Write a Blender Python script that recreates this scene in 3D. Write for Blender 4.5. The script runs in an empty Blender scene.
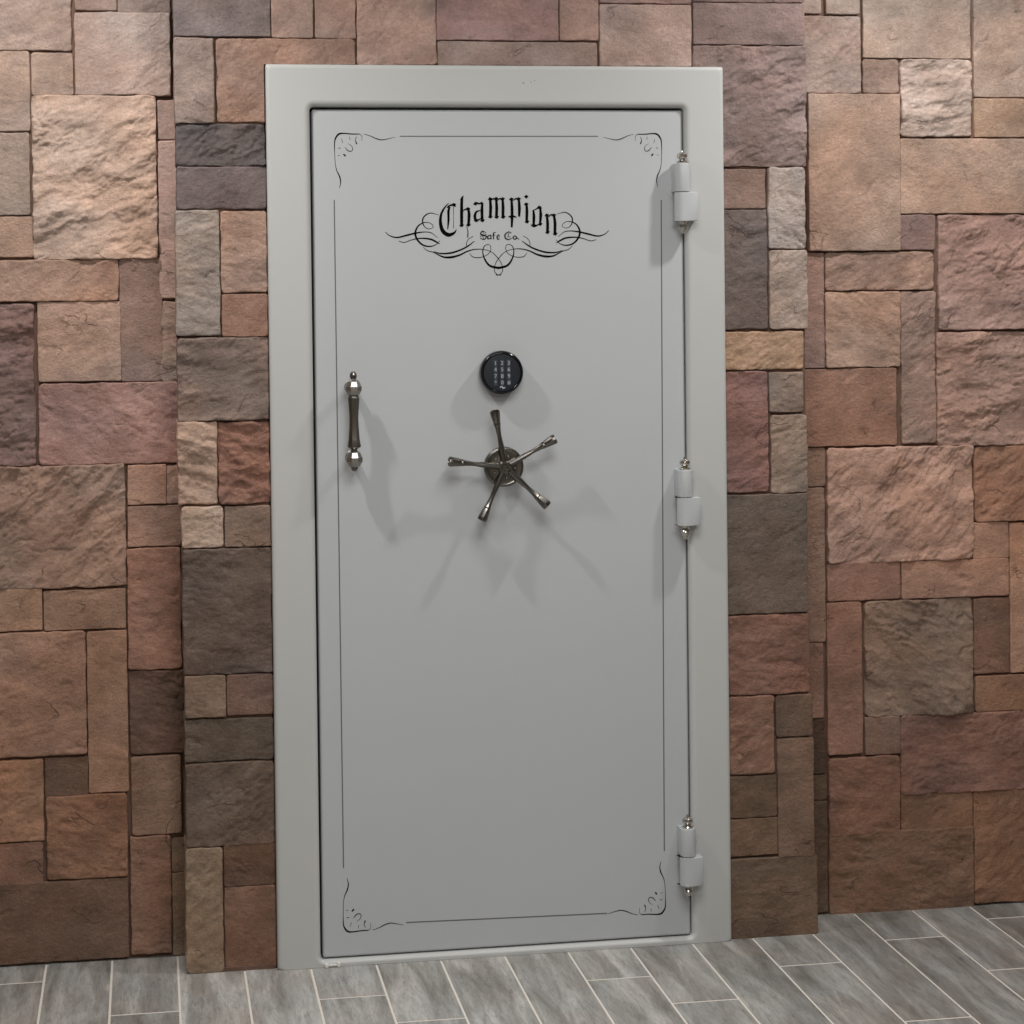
import bpy, bmesh, math, random
import numpy as np
from mathutils import Vector, Matrix

random.seed(7)
S = bpy.context.scene
COL = S.collection

# ------------------------------------------------------------------ camera
YAW, PITCH, ROLL, F = 0.16985, -0.01541, 0.01178, 2134.23
CAM = np.array([-0.28034, -4.95412, 1.5727])
CX, CY = 512.0, 512.0 - 188.71
W, H, DEP = 1.090, 2.102, 0.160          # door frame width, height; depth of the recessed walls
PLANK_X0, PLANK_W, PLANK_L = 0.68666, 0.1524, 0.9144

def cam_axes():
    cy, sy, cp, sp = math.cos(YAW), math.sin(YAW), math.cos(PITCH), math.sin(PITCH)
    fwd = np.array([sy*cp, cy*cp, sp]); right = np.array([cy, -sy, 0.0]); down = np.cross(fwd, right)
    cr, sr = math.cos(ROLL), math.sin(ROLL)
    return cr*right + sr*down, -sr*right + cr*down, fwd
AX_R, AX_D, AX_F = cam_axes()

def at(u, v, y):
    """point of the plane at depth y (metres) measured at photo position u, v -> (x, z)"""
    r = AX_R*(u-CX)/F + AX_D*(v-CY)/F + AX_F
    t = (y-CAM[1])/r[1]
    p = CAM + t*r
    return p[0], p[2]

cd = bpy.data.cameras.new('camera'); cam = bpy.data.objects.new('camera', cd); COL.objects.link(cam)
cd.sensor_fit = 'HORIZONTAL'; cd.sensor_width = 36.0; cd.lens = F/1024*36.0
cd.shift_x = 0.0; cd.shift_y = -188.71/1024
M = Matrix(((AX_R[0], -AX_D[0], -AX_F[0], CAM[0]), (AX_R[1], -AX_D[1], -AX_F[1], CAM[1]),
            (AX_R[2], -AX_D[2], -AX_F[2], CAM[2]), (0, 0, 0, 1)))
cam.matrix_world = M
cd.clip_start = 0.05; cd.clip_end = 100
S.camera = cam

# ------------------------------------------------------------------ helpers
def lin(c):
    c = c/255.0
    return c/12.92 if c <= 0.04045 else ((c+0.055)/1.055)**2.4
def rgb(r, g, b): return (lin(r), lin(g), lin(b), 1.0)

def new_mat(name):
    m = bpy.data.materials.new(name); m.use_nodes = True
    nt = m.node_tree; bs = nt.nodes['Principled BSDF']
    return m, nt, bs
def N(nt, typ, **kw):
    n = nt.nodes.new(typ)
    for k, v in kw.items():
        if k in n.inputs: n.inputs[k].default_value = v
        else: setattr(n, k, v)
    return n
def L(nt, a, b): nt.links.new(a, b)

def link_mesh(name, me, mat, parent=None, smooth=None):
    o = bpy.data.objects.new(name, me); COL.objects.link(o)
    if mat is not None: me.materials.append(mat)
    if parent is not None: o.parent = parent
    if smooth is not None:
        me.polygons.foreach_set('use_smooth', [True]*len(me.polygons))
        if smooth < 3.0:
            me.set_sharp_from_angle(angle=smooth)
    return o
def from_bm(name, bm, mat, parent=None, smooth=math.radians(35)):
    bmesh.ops.recalc_face_normals(bm, faces=bm.faces[:])
    me = bpy.data.meshes.new(name); bm.to_mesh(me); bm.free()
    return link_mesh(name, me, mat, parent, smooth)
def add_box(bm, x0, x1, y0, y1, z0, z1, bev=0.0, seg=2):
    vs = [bm.verts.new(p) for p in ((x0,y0,z0),(x1,y0,z0),(x1,y1,z0),(x0,y1,z0),(x0,y0,z1),(x1,y0,z1),(x1,y1,z1),(x0,y1,z1))]
    fs = [bm.faces.new([vs[i] for i in f]) for f in ((0,1,5,4),(1,2,6,5),(2,3,7,6),(3,0,4,7),(4,5,6,7),(3,2,1,0))]
    if bev > 0:
        es = list({e for f in fs for e in f.edges})
        bmesh.ops.bevel(bm, geom=es, offset=bev, segments=seg, profile=0.5, affect='EDGES')
def add_lathe(bm, prof, origin, axis, n=32, ref=None, phase=0.0):
    """prof: (radius, distance along axis)"""
    a = Vector(axis).normalized(); o = Vector(origin)
    r = Vector(ref) if ref else (Vector((0,0,1)) if abs(a.z) < .9 else Vector((1,0,0)))
    u = (r - a*r.dot(a)).normalized(); v = a.cross(u)
    rings = []
    for rad, d in prof:
        if rad < 1e-6: rings.append([bm.verts.new(o + a*d)])
        else: rings.append([bm.verts.new(o + a*d + (u*math.cos(2*math.pi*k/n+phase) + v*math.sin(2*math.pi*k/n+phase))*rad) for k in range(n)])
    for A, B in zip(rings, rings[1:]):
        if len(A) == 1 and len(B) == 1: continue
        for k in range(n):
            k2 = (k+1) % n
            if len(A) == 1: bm.faces.new((A[0], B[k2], B[k]))
            elif len(B) == 1: bm.faces.new((A[k], A[k2], B[0]))
            else: bm.faces.new((A[k], A[k2], B[k2], B[k]))
    for R_, rv in ((rings[0], True), (rings[-1], False)):
        if len(R_) > 1: bm.faces.new(R_[::-1] if rv else R_)

def rrect(x0, x1, z0, z1, r, n=6):
    pts = []
    for cx, cz, a0 in ((x1-r, z1-r, 0), (x0+r, z1-r, 90), (x0+r, z0+r, 180), (x1-r, z0+r, 270)):
        for k in range(n+1):
            a = math.radians(a0 + 90*k/n)
            pts.append((cx + r*math.cos(a), cz + r*math.sin(a)))
    return pts
def loops_to_bm(bm, loops, close_last=False, close_first=False):
    rings = [[bm.verts.new((x, y, z)) for x, z in pts] for pts, y in loops]
    n = len(rings[0])
    for A, B in zip(rings, rings[1:]):
        for k in range(n):
            bm.faces.new((A[k], A[(k+1) % n], B[(k+1) % n], B[k]))
    if close_last: bm.faces.new(rings[-1])
    if close_first: bm.faces.new(rings[0][::-1])

# 2D gradient noise ---------------------------------------------------
rng = np.random.RandomState(11)
PERM = rng.permutation(512)
GR = rng.rand(512)*2*np.pi
GX, GY = np.cos(GR), np.sin(GR)
def perlin(x, y):
    xi = np.floor(x).astype(int); yi = np.floor(y).astype(int)
    xf = x-xi; yf = y-yi
    u = xf*xf*xf*(xf*(xf*6-15)+10); v = yf*yf*yf*(yf*(yf*6-15)+10)
    def g(ix, iy, dx, dy):
        h = PERM[(PERM[ix & 511] + iy) & 511]
        return GX[h]*dx + GY[h]*dy
    a = g(xi, yi, xf, yf); b = g(xi+1, yi, xf-1, yf); c = g(xi, yi+1, xf, yf-1); d = g(xi+1, yi+1, xf-1, yf-1)
    return (a*(1-u)+b*u)*(1-v) + (c*(1-u)+d*u)*v
def fbm(x, y, o=4, gain=.5):
    s = 0; a = 1.0
    for i in range(o):
        s = s + a*perlin(x*2**i + 17.3*i, y*2**i + 5.7*i); a *= gain
    return s

# ------------------------------------------------------------------ materials
def stone_material():
    m, nt, bs = new_mat('split_stone')
    at_ = N(nt, 'ShaderNodeAttribute', attribute_name='stone_color')
    tc = N(nt, 'ShaderNodeTexCoord')
    n1 = N(nt, 'ShaderNodeTexNoise', Scale=9.0, Detail=6.0, Roughness=0.6)
    n2 = N(nt, 'ShaderNodeTexNoise', Scale=85.0, Detail=8.0, Roughness=0.75)
    n3 = N(nt, 'ShaderNodeTexNoise', Scale=4.0, Detail=3.0)
    mp = N(nt, 'ShaderNodeMapping'); mp.inputs['Scale'].default_value = (1, 1, 1.3)
    L(nt, tc.outputs['Object'], mp.inputs['Vector'])
    for n in (n1, n2, n3): L(nt, mp.outputs['Vector'], n.inputs['Vector'])
    r1 = N(nt, 'ShaderNodeMapRange'); r1.inputs['From Min'].default_value = .25; r1.inputs['From Max'].default_value = .75
    r1.inputs['To Min'].default_value = .64; r1.inputs['To Max'].default_value = 1.36
    L(nt, n1.outputs['Fac'], r1.inputs['Value'])
    r2 = N(nt, 'ShaderNodeMapRange'); r2.inputs['From Min'].default_value = .25; r2.inputs['From Max'].default_value = .75
    r2.inputs['To Min'].default_value = .78; r2.inputs['To Max'].default_value = 1.22
    L(nt, n2.outputs['Fac'], r2.inputs['Value'])
    mm = N(nt, 'ShaderNodeMath', operation='MULTIPLY'); L(nt, r1.outputs[0], mm.inputs[0]); L(nt, r2.outputs[0], mm.inputs[1])
    vm = N(nt, 'ShaderNodeVectorMath', operation='SCALE'); L(nt, at_.outputs['Color'], vm.inputs[0]); L(nt, mm.outputs[0], vm.inputs['Scale'])
    # iron and grey patches
    cr = N(nt, 'ShaderNodeValToRGB'); cr.color_ramp.elements[0].position = .35; cr.color_ramp.elements[1].position = .65
    cr.color_ramp.elements[0].color = (1.06, .985, .93, 1); cr.color_ramp.elements[1].color = (.96, 1.005, 1.04, 1)
    L(nt, n3.outputs['Fac'], cr.inputs['Fac'])
    mx = N(nt, 'ShaderNodeMix', data_type='RGBA', blend_type='MULTIPLY'); mx.inputs[0].default_value = 1
    L(nt, vm.outputs[0], mx.inputs[6]); L(nt, cr.outputs[0], mx.inputs[7])
    # fine cracks and dirt in them
    wv = N(nt, 'ShaderNodeTexNoise', Scale=5.0, Detail=6.0, Roughness=.48, Distortion=.3); L(nt, mp.outputs['Vector'], wv.inputs['Vector'])
    s1 = N(nt, 'ShaderNodeMath', operation='SUBTRACT'); L(nt, wv.outputs['Fac'], s1.inputs[0]); s1.inputs[1].default_value = .5
    s2 = N(nt, 'ShaderNodeMath', operation='ABSOLUTE'); L(nt, s1.outputs[0], s2.inputs[0])
    s3 = N(nt, 'ShaderNodeMapRange'); s3.inputs['From Max'].default_value = .008; L(nt, s2.outputs[0], s3.inputs['Value'])
    mk = N(nt, 'ShaderNodeTexNoise', Scale=11.0, Detail=2.0); L(nt, tc.outputs['Object'], mk.inputs['Vector'])
    mr = N(nt, 'ShaderNodeMapRange'); mr.inputs['From Min'].default_value = .56; mr.inputs['From Max'].default_value = .66
    mr.inputs['To Min'].default_value = 1.0; mr.inputs['To Max'].default_value = 0.0; L(nt, mk.outputs['Fac'], mr.inputs['Value'])
    ck = N(nt, 'ShaderNodeMath', operation='MAXIMUM'); L(nt, s3.outputs[0], ck.inputs[0]); L(nt, mr.outputs[0], ck.inputs[1])
    ckr = N(nt, 'ShaderNodeMapRange'); ckr.inputs['To Min'].default_value = .60; ckr.inputs['To Max'].default_value = 1.0; L(nt, ck.outputs[0], ckr.inputs['Value'])
    # sandy grain
    gn = N(nt, 'ShaderNodeTexNoise', Scale=230.0, Detail=3.0, Roughness=.8); L(nt, tc.outputs['Object'], gn.inputs['Vector'])
    gr = N(nt, 'ShaderNodeMapRange'); gr.inputs['From Min'].default_value = .3; gr.inputs['From Max'].default_value = .7
    gr.inputs['To Min'].default_value = .84; gr.inputs['To Max'].default_value = 1.16; L(nt, gn.outputs['Fac'], gr.inputs['Value'])
    pr = N(nt, 'ShaderNodeMath', operation='MULTIPLY'); L(nt, ckr.outputs[0], pr.inputs[0]); L(nt, gr.outputs[0], pr.inputs[1])
    fin = N(nt, 'ShaderNodeVectorMath', operation='SCALE'); L(nt, mx.outputs[2], fin.inputs[0]); L(nt, pr.outputs[0], fin.inputs['Scale'])
    L(nt, fin.outputs[0], bs.inputs['Base Color'])
    bs.inputs['Roughness'].default_value = .86; bs.inputs['Specular IOR Level'].default_value = .25
    nb = N(nt, 'ShaderNodeTexNoise', Scale=120.0, Detail=6.0, Roughness=.65); L(nt, mp.outputs['Vector'], nb.inputs['Vector'])
    b1 = N(nt, 'ShaderNodeBump', Strength=.9, Distance=.0028); L(nt, nb.outputs['Fac'], b1.inputs['Height'])
    b2 = N(nt, 'ShaderNodeBump', Strength=.7, Distance=.0035); L(nt, n2.outputs['Fac'], b2.inputs['Height']); L(nt, b1.outputs[0], b2.inputs['Normal'])
    b3 = N(nt, 'ShaderNodeBump', Strength=.8, Distance=.002); L(nt, ck.outputs[0], b3.inputs['Height']); L(nt, b2.outputs[0], b3.inputs['Normal'])
    L(nt, b3.outputs[0], bs.inputs['Normal'])
    return m
STONE = stone_material()

def mortar_material():
    m, nt, bs = new_mat('mortar')
    n = N(nt, 'ShaderNodeTexNoise', Scale=40.0, Detail=5.0)
    cr = N(nt, 'ShaderNodeValToRGB'); cr.color_ramp.elements[0].color = rgb(84, 62, 52); cr.color_ramp.elements[1].color = rgb(124, 98, 84)
    L(nt, n.outputs['Fac'], cr.inputs['Fac']); L(nt, cr.outputs[0], bs.inputs['Base Color'])
    bs.inputs['Roughness'].default_value = .95
    b = N(nt, 'ShaderNodeBump', Strength=.6, Distance=.004); L(nt, n.outputs['Fac'], b.inputs['Height']); L(nt, b.outputs[0], bs.inputs['Normal'])
    return m
MORTAR = mortar_material()

def paint_material(name, col, rough=.42):
    m, nt, bs = new_mat(name)
    tc = N(nt, 'ShaderNodeTexCoord')
    n = N(nt, 'ShaderNodeTexNoise', Scale=3.0, Detail=3.0); L(nt, tc.outputs['Object'], n.inputs['Vector'])
    cr = N(nt, 'ShaderNodeValToRGB'); c = np.array(col[:3])
    cr.color_ramp.elements[0].color = (*(c*.97), 1); cr.color_ramp.elements[1].color = (*(c*1.03), 1)
    L(nt, n.outputs['Fac'], cr.inputs['Fac']); L(nt, cr.outputs[0], bs.inputs['Base Color'])
    bs.inputs['Roughness'].default_value = rough
    bs.inputs['Specular IOR Level'].default_value = .35
    nb = N(nt, 'ShaderNodeTexNoise', Scale=260.0, Detail=2.0); L(nt, tc.outputs['Object'], nb.inputs['Vector'])
    b = N(nt, 'ShaderNodeBump', Strength=.10, Distance=.0006); L(nt, nb.outputs['Fac'], b.inputs['Height']); L(nt, b.outputs[0], bs.inputs['Normal'])
    return m
PAINT = paint_material('grey_enamel', rgb(183, 187, 190))
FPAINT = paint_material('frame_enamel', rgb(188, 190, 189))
PLAIN = paint_material('matte_wall_paint', rgb(176, 168, 158), .8)
CEIL = paint_material('ceiling_paint', rgb(225, 223, 218), .85)

def flat_material(name, col, rough=.5, metallic=0.0, noise=.06, scale=60):
    m, nt, bs = new_mat(name)
    tc = N(nt, 'ShaderNodeTexCoord')
    n = N(nt, 'ShaderNodeTexNoise', Scale=float(scale), Detail=3.0); L(nt, tc.outputs['Object'], n.inputs['Vector'])
    cr = N(nt, 'ShaderNodeValToRGB'); c = np.array(col[:3])
    cr.color_ramp.elements[0].color = (*(c*(1-noise)), 1); cr.color_ramp.elements[1].color = (*(c*(1+noise)), 1)
    L(nt, n.outputs['Fac'], cr.inputs['Fac']); L(nt, cr.outputs[0], bs.inputs['Base Color'])
    bs.inputs['Roughness'].default_value = rough; bs.inputs['Metallic'].default_value = metallic
    return m
INK = flat_material('black_decal', rgb(5, 5, 7), .8)
INK.node_tree.nodes['Principled BSDF'].inputs['Specular IOR Level'].default_value = .08
STRIPE = flat_material('pinstripe_paint', rgb(98, 100, 102), .5)
NICKEL = flat_material('black_nickel', rgb(118, 115, 111), .23, 1.0, .12, 30)
SATIN = flat_material('satin_nickel', rgb(158, 155, 150), .33, 1.0, .08, 30)
CHROME = flat_material('polished_nickel', rgb(196, 192, 184), .12, 1.0)
BLACKP = flat_material('black_plastic', rgb(16, 18, 23), .14)
FACE = flat_material('slate_plastic', rgb(34, 38, 46), .3)
KEYM = flat_material('key_rubber', rgb(56, 64, 70), .4)
KEYTXT = flat_material('key_print', rgb(165, 176, 182), .5)
GAPM = flat_material('gap_shade', rgb(18, 18, 18), .8)  # near-black colour for the shade in the gap around the leaf
CHIP = flat_material('white_plastic', rgb(222, 220, 214), .5)

def floor_material():
    m, nt, bs = new_mat('wood_look_tile')
    a = N(nt, 'ShaderNodeAttribute', attribute_name='plank_tone')     # r,g: texture offset, b: tone, painted light falloff included
    sp = N(nt, 'ShaderNodeSeparateColor'); L(nt, a.outputs['Color'], sp.inputs[0])
    tc = N(nt, 'ShaderNodeTexCoord')
    off = N(nt, 'ShaderNodeVectorMath', operation='SCALE'); L(nt, a.outputs['Color'], off.inputs[0]); off.inputs['Scale'].default_value = 40
    add = N(nt, 'ShaderNodeVectorMath', operation='ADD'); L(nt, tc.outputs['Object'], add.inputs[0]); L(nt, off.outputs[0], add.inputs[1])
    mp = N(nt, 'ShaderNodeMapping'); mp.inputs['Scale'].default_value = (11, 1.5, 1); mp.inputs['Rotation'].default_value = (0, 0, .16)
    L(nt, add.outputs[0], mp.inputs['Vector'])
    n1 = N(nt, 'ShaderNodeTexNoise', Scale=2.0, Detail=8.0, Roughness=.6, Distortion=.5); L(nt, mp.outputs[0], n1.inputs['Vector'])
    n2 = N(nt, 'ShaderNodeTexNoise', Scale=5.5, Detail=3.0); L(nt, add.outputs[0], n2.inputs['Vector'])
    n3 = N(nt, 'ShaderNodeTexNoise', Scale=13.0, Detail=8.0, Roughness=.8, Distortion=.9); L(nt, mp.outputs[0], n3.inputs['Vector'])
    cr = N(nt, 'ShaderNodeValToRGB'); e = cr.color_ramp.elements
    e[0].position = .30; e[0].color = rgb(120, 117, 112); e[1].position = .72; e[1].color = rgb(192, 192, 190)
    k = cr.color_ramp.elements.new(.5); k.color = rgb(154, 153, 150)
    L(nt, n1.outputs['Fac'], cr.inputs['Fac'])
    c2 = N(nt, 'ShaderNodeValToRGB'); c2.color_ramp.elements[0].position = .35; c2.color_ramp.elements[1].position = .65
    c2.color_ramp.elements[0].color = (1.025, .995, .96, 1); c2.color_ramp.elements[1].color = (.97, .995, 1.01, 1)
    L(nt, n2.outputs['Fac'], c2.inputs['Fac'])
    mx = N(nt, 'ShaderNodeMix', data_type='RGBA', blend_type='MULTIPLY'); mx.inputs[0].default_value = 1
    L(nt, cr.outputs[0], mx.inputs[6]); L(nt, c2.outputs[0], mx.inputs[7])
    gr = N(nt, 'ShaderNodeMapRange'); gr.inputs['From Min'].default_value = .36; gr.inputs['From Max'].default_value = .52
    gr.inputs['To Min'].default_value = .66; gr.inputs['To Max'].default_value = 1.03; L(nt, n3.outputs['Fac'], gr.inputs['Value'])
    tn = N(nt, 'ShaderNodeMapRange'); tn.inputs['To Min'].default_value = .68; tn.inputs['To Max'].default_value = 1.18; L(nt, sp.outputs[2], tn.inputs['Value'])
    mu = N(nt, 'ShaderNodeMath', operation='MULTIPLY'); L(nt, gr.outputs[0], mu.inputs[0]); L(nt, tn.outputs[0], mu.inputs[1])
    sc = N(nt, 'ShaderNodeVectorMath', operation='SCALE'); L(nt, mx.outputs[2], sc.inputs[0]); L(nt, mu.outputs[0], sc.inputs['Scale'])
    L(nt, sc.outputs[0], bs.inputs['Base Color'])
    bs.inputs['Roughness'].default_value = .5
    b = N(nt, 'ShaderNodeBump', Strength=.2, Distance=.001); L(nt, n3.outputs['Fac'], b.inputs['Height']); L(nt, b.outputs[0], bs.inputs['Normal'])
    return m
TILE = floor_material()
GROUT = flat_material('pale_grout', rgb(214, 208, 200), .9)

# ------------------------------------------------------------------ stones
class StoneWall:
    def __init__(self): self.v = []; self.f = []; self.c = []; self.n = 0; self.cover = []
    def add(self, x0, x1, z0, z1, yf, colr, rough, seed, res=.0034, depth=.03, hole=None):
        w, h = x1-x0, z1-z0
        if w <= .002 or h <= .002: return
        self.cover.append((x0, x1, z0, z1))
        rs = np.random.RandomState(seed)
        edge = [0, .0008, .0022, .0045, .0078]
        def axis(a, b):
            ln = b-a
            if ln < .03: return a + ln*np.linspace(0, 1, 7)
            m = max(2, int((ln-.0156)/res))
            return np.concatenate([a+np.array(edge[:-1]), np.linspace(a+edge[-1], b-edge[-1], m+1), (b-np.array(edge[:-1]))[::-1]])
        xs = axis(x0, x1); zs = axis(z0, z1)
        X, Z = np.meshgrid(xs, zs)
        ox, oz = rs.rand(2)*80
        # distance to the rounded outline
        cxm, czm = (x0+x1)/2, (z0+z1)/2
        dx = np.minimum(X-x0, x1-X); dz = np.minimum(Z-z0, z1-Z)
        rc = min(.009 if rough else .006, w*.3, h*.3)*(.4+.9*rs.rand())
        qx = np.maximum(rc-dx, 0); qz = np.maximum(rc-dz, 0)
        d = np.where((qx > 0) & (qz > 0), rc-np.sqrt(qx*qx+qz*qz), np.minimum(dx, dz))
        # pull corner vertices in
        over = np.maximum(-d, 0)
        X2 = X + np.sign(cxm-X)*over*.7; Z2 = Z + np.sign(czm-Z)*over*.7
        d = np.maximum(d, 0)
        # wobbly outline
        wob = .0016+.0012*rough
        fall = np.exp(-d/.02)
        X2 = X2 + fall*wob*fbm(X*22+ox, Z*22+oz, 3); Z2 = Z2 + fall*wob*fbm(X*22+oz+40, Z*22+ox, 3)
        r = (.0016+.0011*rough)*(1+1.3*fbm(X*34+oz, Z*34+ox, 3))
        r = np.clip(r, .0007, .009)
        t = np.clip(1-d/r, 0, 1)
        hgt = -r*(1-np.sqrt(np.clip(1-t*t, 0, 1)))
        # relief
        ang = rs.uniform(-.6, .9); ca, sa = math.cos(ang), math.sin(ang)
        U = X*ca+Z*sa; V = -X*sa+Z*ca
        amp = (.0012, .0030, .0050)[rough]
        hgt = hgt + amp*fbm(U*7+ox, V*12+oz, 4, .55)*1.3
        if rough >= 1:
            lv = 4.0 if rough == 1 else 5.5
            tt = fbm(U*6+oz+9, V*13+ox+3, 5, .55)*lv + .25*fbm(X*70, Z*70, 2)
            fl = np.floor(tt); fr = tt-fl
            k = np.clip((fr-.88)/.10, 0, 1); k = k*k*(3-2*k)
            mask = np.clip(fbm(X*5+ox+33, Z*5+oz+7, 2)*3+(.05 if rough == 1 else .8), 0, 1)
            hgt = hgt + (fl+k)*(.0018 if rough == 1 else .0030)*mask
        else:
            hgt = hgt - .0016*np.clip(fbm(U*9+oz, V*22+ox, 4)-.42, 0, 1)*6
        # flaky ridges running with the bed of the stone
        rk = np.clip(fbm(X*6+oz+21, Z*6+ox+87, 2)*2.5+(.35, .7, .95)[rough], 0, 1)
        rd = 1-np.abs(fbm(U*11+ox+13, V*27+oz+29, 4, .55))*2.2
        hgt = hgt + (.0013, .0023, .0032)[rough]*rk*rd
        # cracks and small chips
        cn = fbm(U*5+oz+51, V*8+ox+77, 4, .5)
        cm = np.clip(fbm(X*9+ox+5, Z*9+oz+61, 2)*4-.5+.45*rough, 0, 1)
        hgt = hgt - (.0012+.0011*rough)*np.exp(-(cn/.028)**2)*cm
        hgt = hgt + (.0004+.00025*rough)*fbm(X*55+ox, Z*55+oz, 3) - .0012*np.clip(fbm(X*38+oz, Z*38+ox, 2)-.42, 0, 1)*3
        tilt = rs.uniform(-.012, .012, 2)
        hgt = hgt + tilt[0]*(X-cxm) + tilt[1]*(Z-czm)
        hgt = np.maximum(hgt-.001, -.0068)
        Y = yf - hgt
        ny, nx = X.shape
        front = np.stack([X2, Y, Z2], -1).reshape(-1, 3)
        idx = np.arange(nx*ny).reshape(ny, nx)
        q = np.stack([idx[:-1, :-1], idx[:-1, 1:], idx[1:, 1:], idx[1:, :-1]], -1).reshape(-1, 4)
        if hole is not None:
            cx_ = front[q, 0].mean(1); cz_ = front[q, 2].mean(1)
            q = q[~((cx_ > hole[0]) & (cx_ < hole[1]) & (cz_ < hole[2]))]
        border = np.concatenate([idx[0, :], idx[1:, -1], idx[-1, :-1][::-1], idx[1:-1, 0][::-1]])
        back = front[border].copy(); back[:, 1] = yf+depth
        nb = len(border); bi = nx*ny + np.arange(nb)
        if hole is not None:
            pass
        s = np.stack([border, np.roll(border, -1), np.roll(bi, -1), bi], -1)[:, ::-1]
        if hole is not None:
            allv = np.concatenate([front, back]); cx_ = allv[s, 0].mean(1); cz_ = allv[s, 2].mean(1)
            s = s[~((cx_ > hole[0]) & (cx_ < hole[1]) & (cz_ < hole[2]))]
        self.v.append(np.concatenate([front, back])); self.f.append(np.concatenate([q, s])+self.n)
        nv = nx*ny+nb; self.n += nv
        self.c.append(np.tile(np.array([*colr, 1.0]), (nv, 1)))
    def fill(self, x0, x1, z0, z1, yf, seed, depth=.03, cell=.1):
        """random ashlar pattern over a plain stretch of wall beyond the frame of the photograph"""
        rs = random.Random(seed)
        nx = max(1, round((x1-x0)/cell)); nz = max(1, round((z1-z0)/cell)); cx = (x1-x0)/nx; cz = (z1-z0)/nz
        used = [[False]*nx for _ in range(nz)]
        for j in range(nz):
            for i in range(nx):
                if used[j][i]: continue
                a, b = rs.choice([(1,1),(2,1),(1,2),(3,1),(2,2),(3,2),(3,2),(2,3),(3,3),(1,3),(4,2)])
                while a > 1 and (i+a > nx or any(used[j][i+k] for k in range(a))): a -= 1
                while b > 1 and (j+b > nz or any(used[j+l][i+k] for k in range(a) for l in range(b))): b -= 1
                for l in range(b):
                    for k in range(a): used[j+l][i+k] = True
                c = rs.choice(FILL)
                g = .0025
                self.add(x0+i*cx+g, x0+(i+a)*cx-g, z0+j*cz+g, z0+(j+b)*cz-g, yf-rs.uniform(-.003, .004),
                         c, rs.choice([0,0,1,1,2]), rs.randrange(1 << 30), res=.012, depth=depth)
    def build(self, name, backs, parent=None):
        # backs: mortar boxes
        bm = bmesh.new()
        for b in backs: add_box(bm, *b)
        bmesh.ops.recalc_face_normals(bm, faces=bm.faces[:])
        bv = np.array([v.co[:] for v in bm.verts]); bf = np.array([[v.index for v in f.verts] for f in bm.faces])
        bm.verts.index_update()
        bf = np.array([[v.index for v in f.verts] for f in bm.faces]); bm.free()
        nstone = sum(len(f) for f in self.f)
        V = np.concatenate(self.v+[bv]); Fq = np.concatenate(self.f+[bf+self.n])
        me = bpy.data.meshes.new(name)
        me.vertices.add(len(V)); me.vertices.foreach_set('co', V.astype(np.float32).ravel())
        me.loops.add(len(Fq)*4); me.loops.foreach_set('vertex_index', Fq.astype(np.int32).ravel())
        me.polygons.add(len(Fq)); me.polygons.foreach_set('loop_start', np.arange(len(Fq), dtype=np.int32)*4)
        me.materials.append(STONE); me.materials.append(MORTAR)
        mi = np.zeros(len(Fq), dtype=np.int32); mi[nstone:] = 1
        me.polygons.foreach_set('material_index', mi)
        sm = np.ones(len(Fq), dtype=bool); sm[nstone:] = False
        me.polygons.foreach_set('use_smooth', sm)
        me.update(calc_edges=True); me.validate()
        ca = me.color_attributes.new('stone_color', 'FLOAT_COLOR', 'POINT')
        C = np.concatenate(self.c+[np.tile([.15, .1, .08, 1], (len(bv), 1))]).astype(np.float32)
        ca.data.foreach_set('color', C.ravel())
        o = bpy.data.objects.new(name, me); COL.objects.link(o); o['kind'] = 'structure'
        if parent: o.parent = parent
        return o

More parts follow.
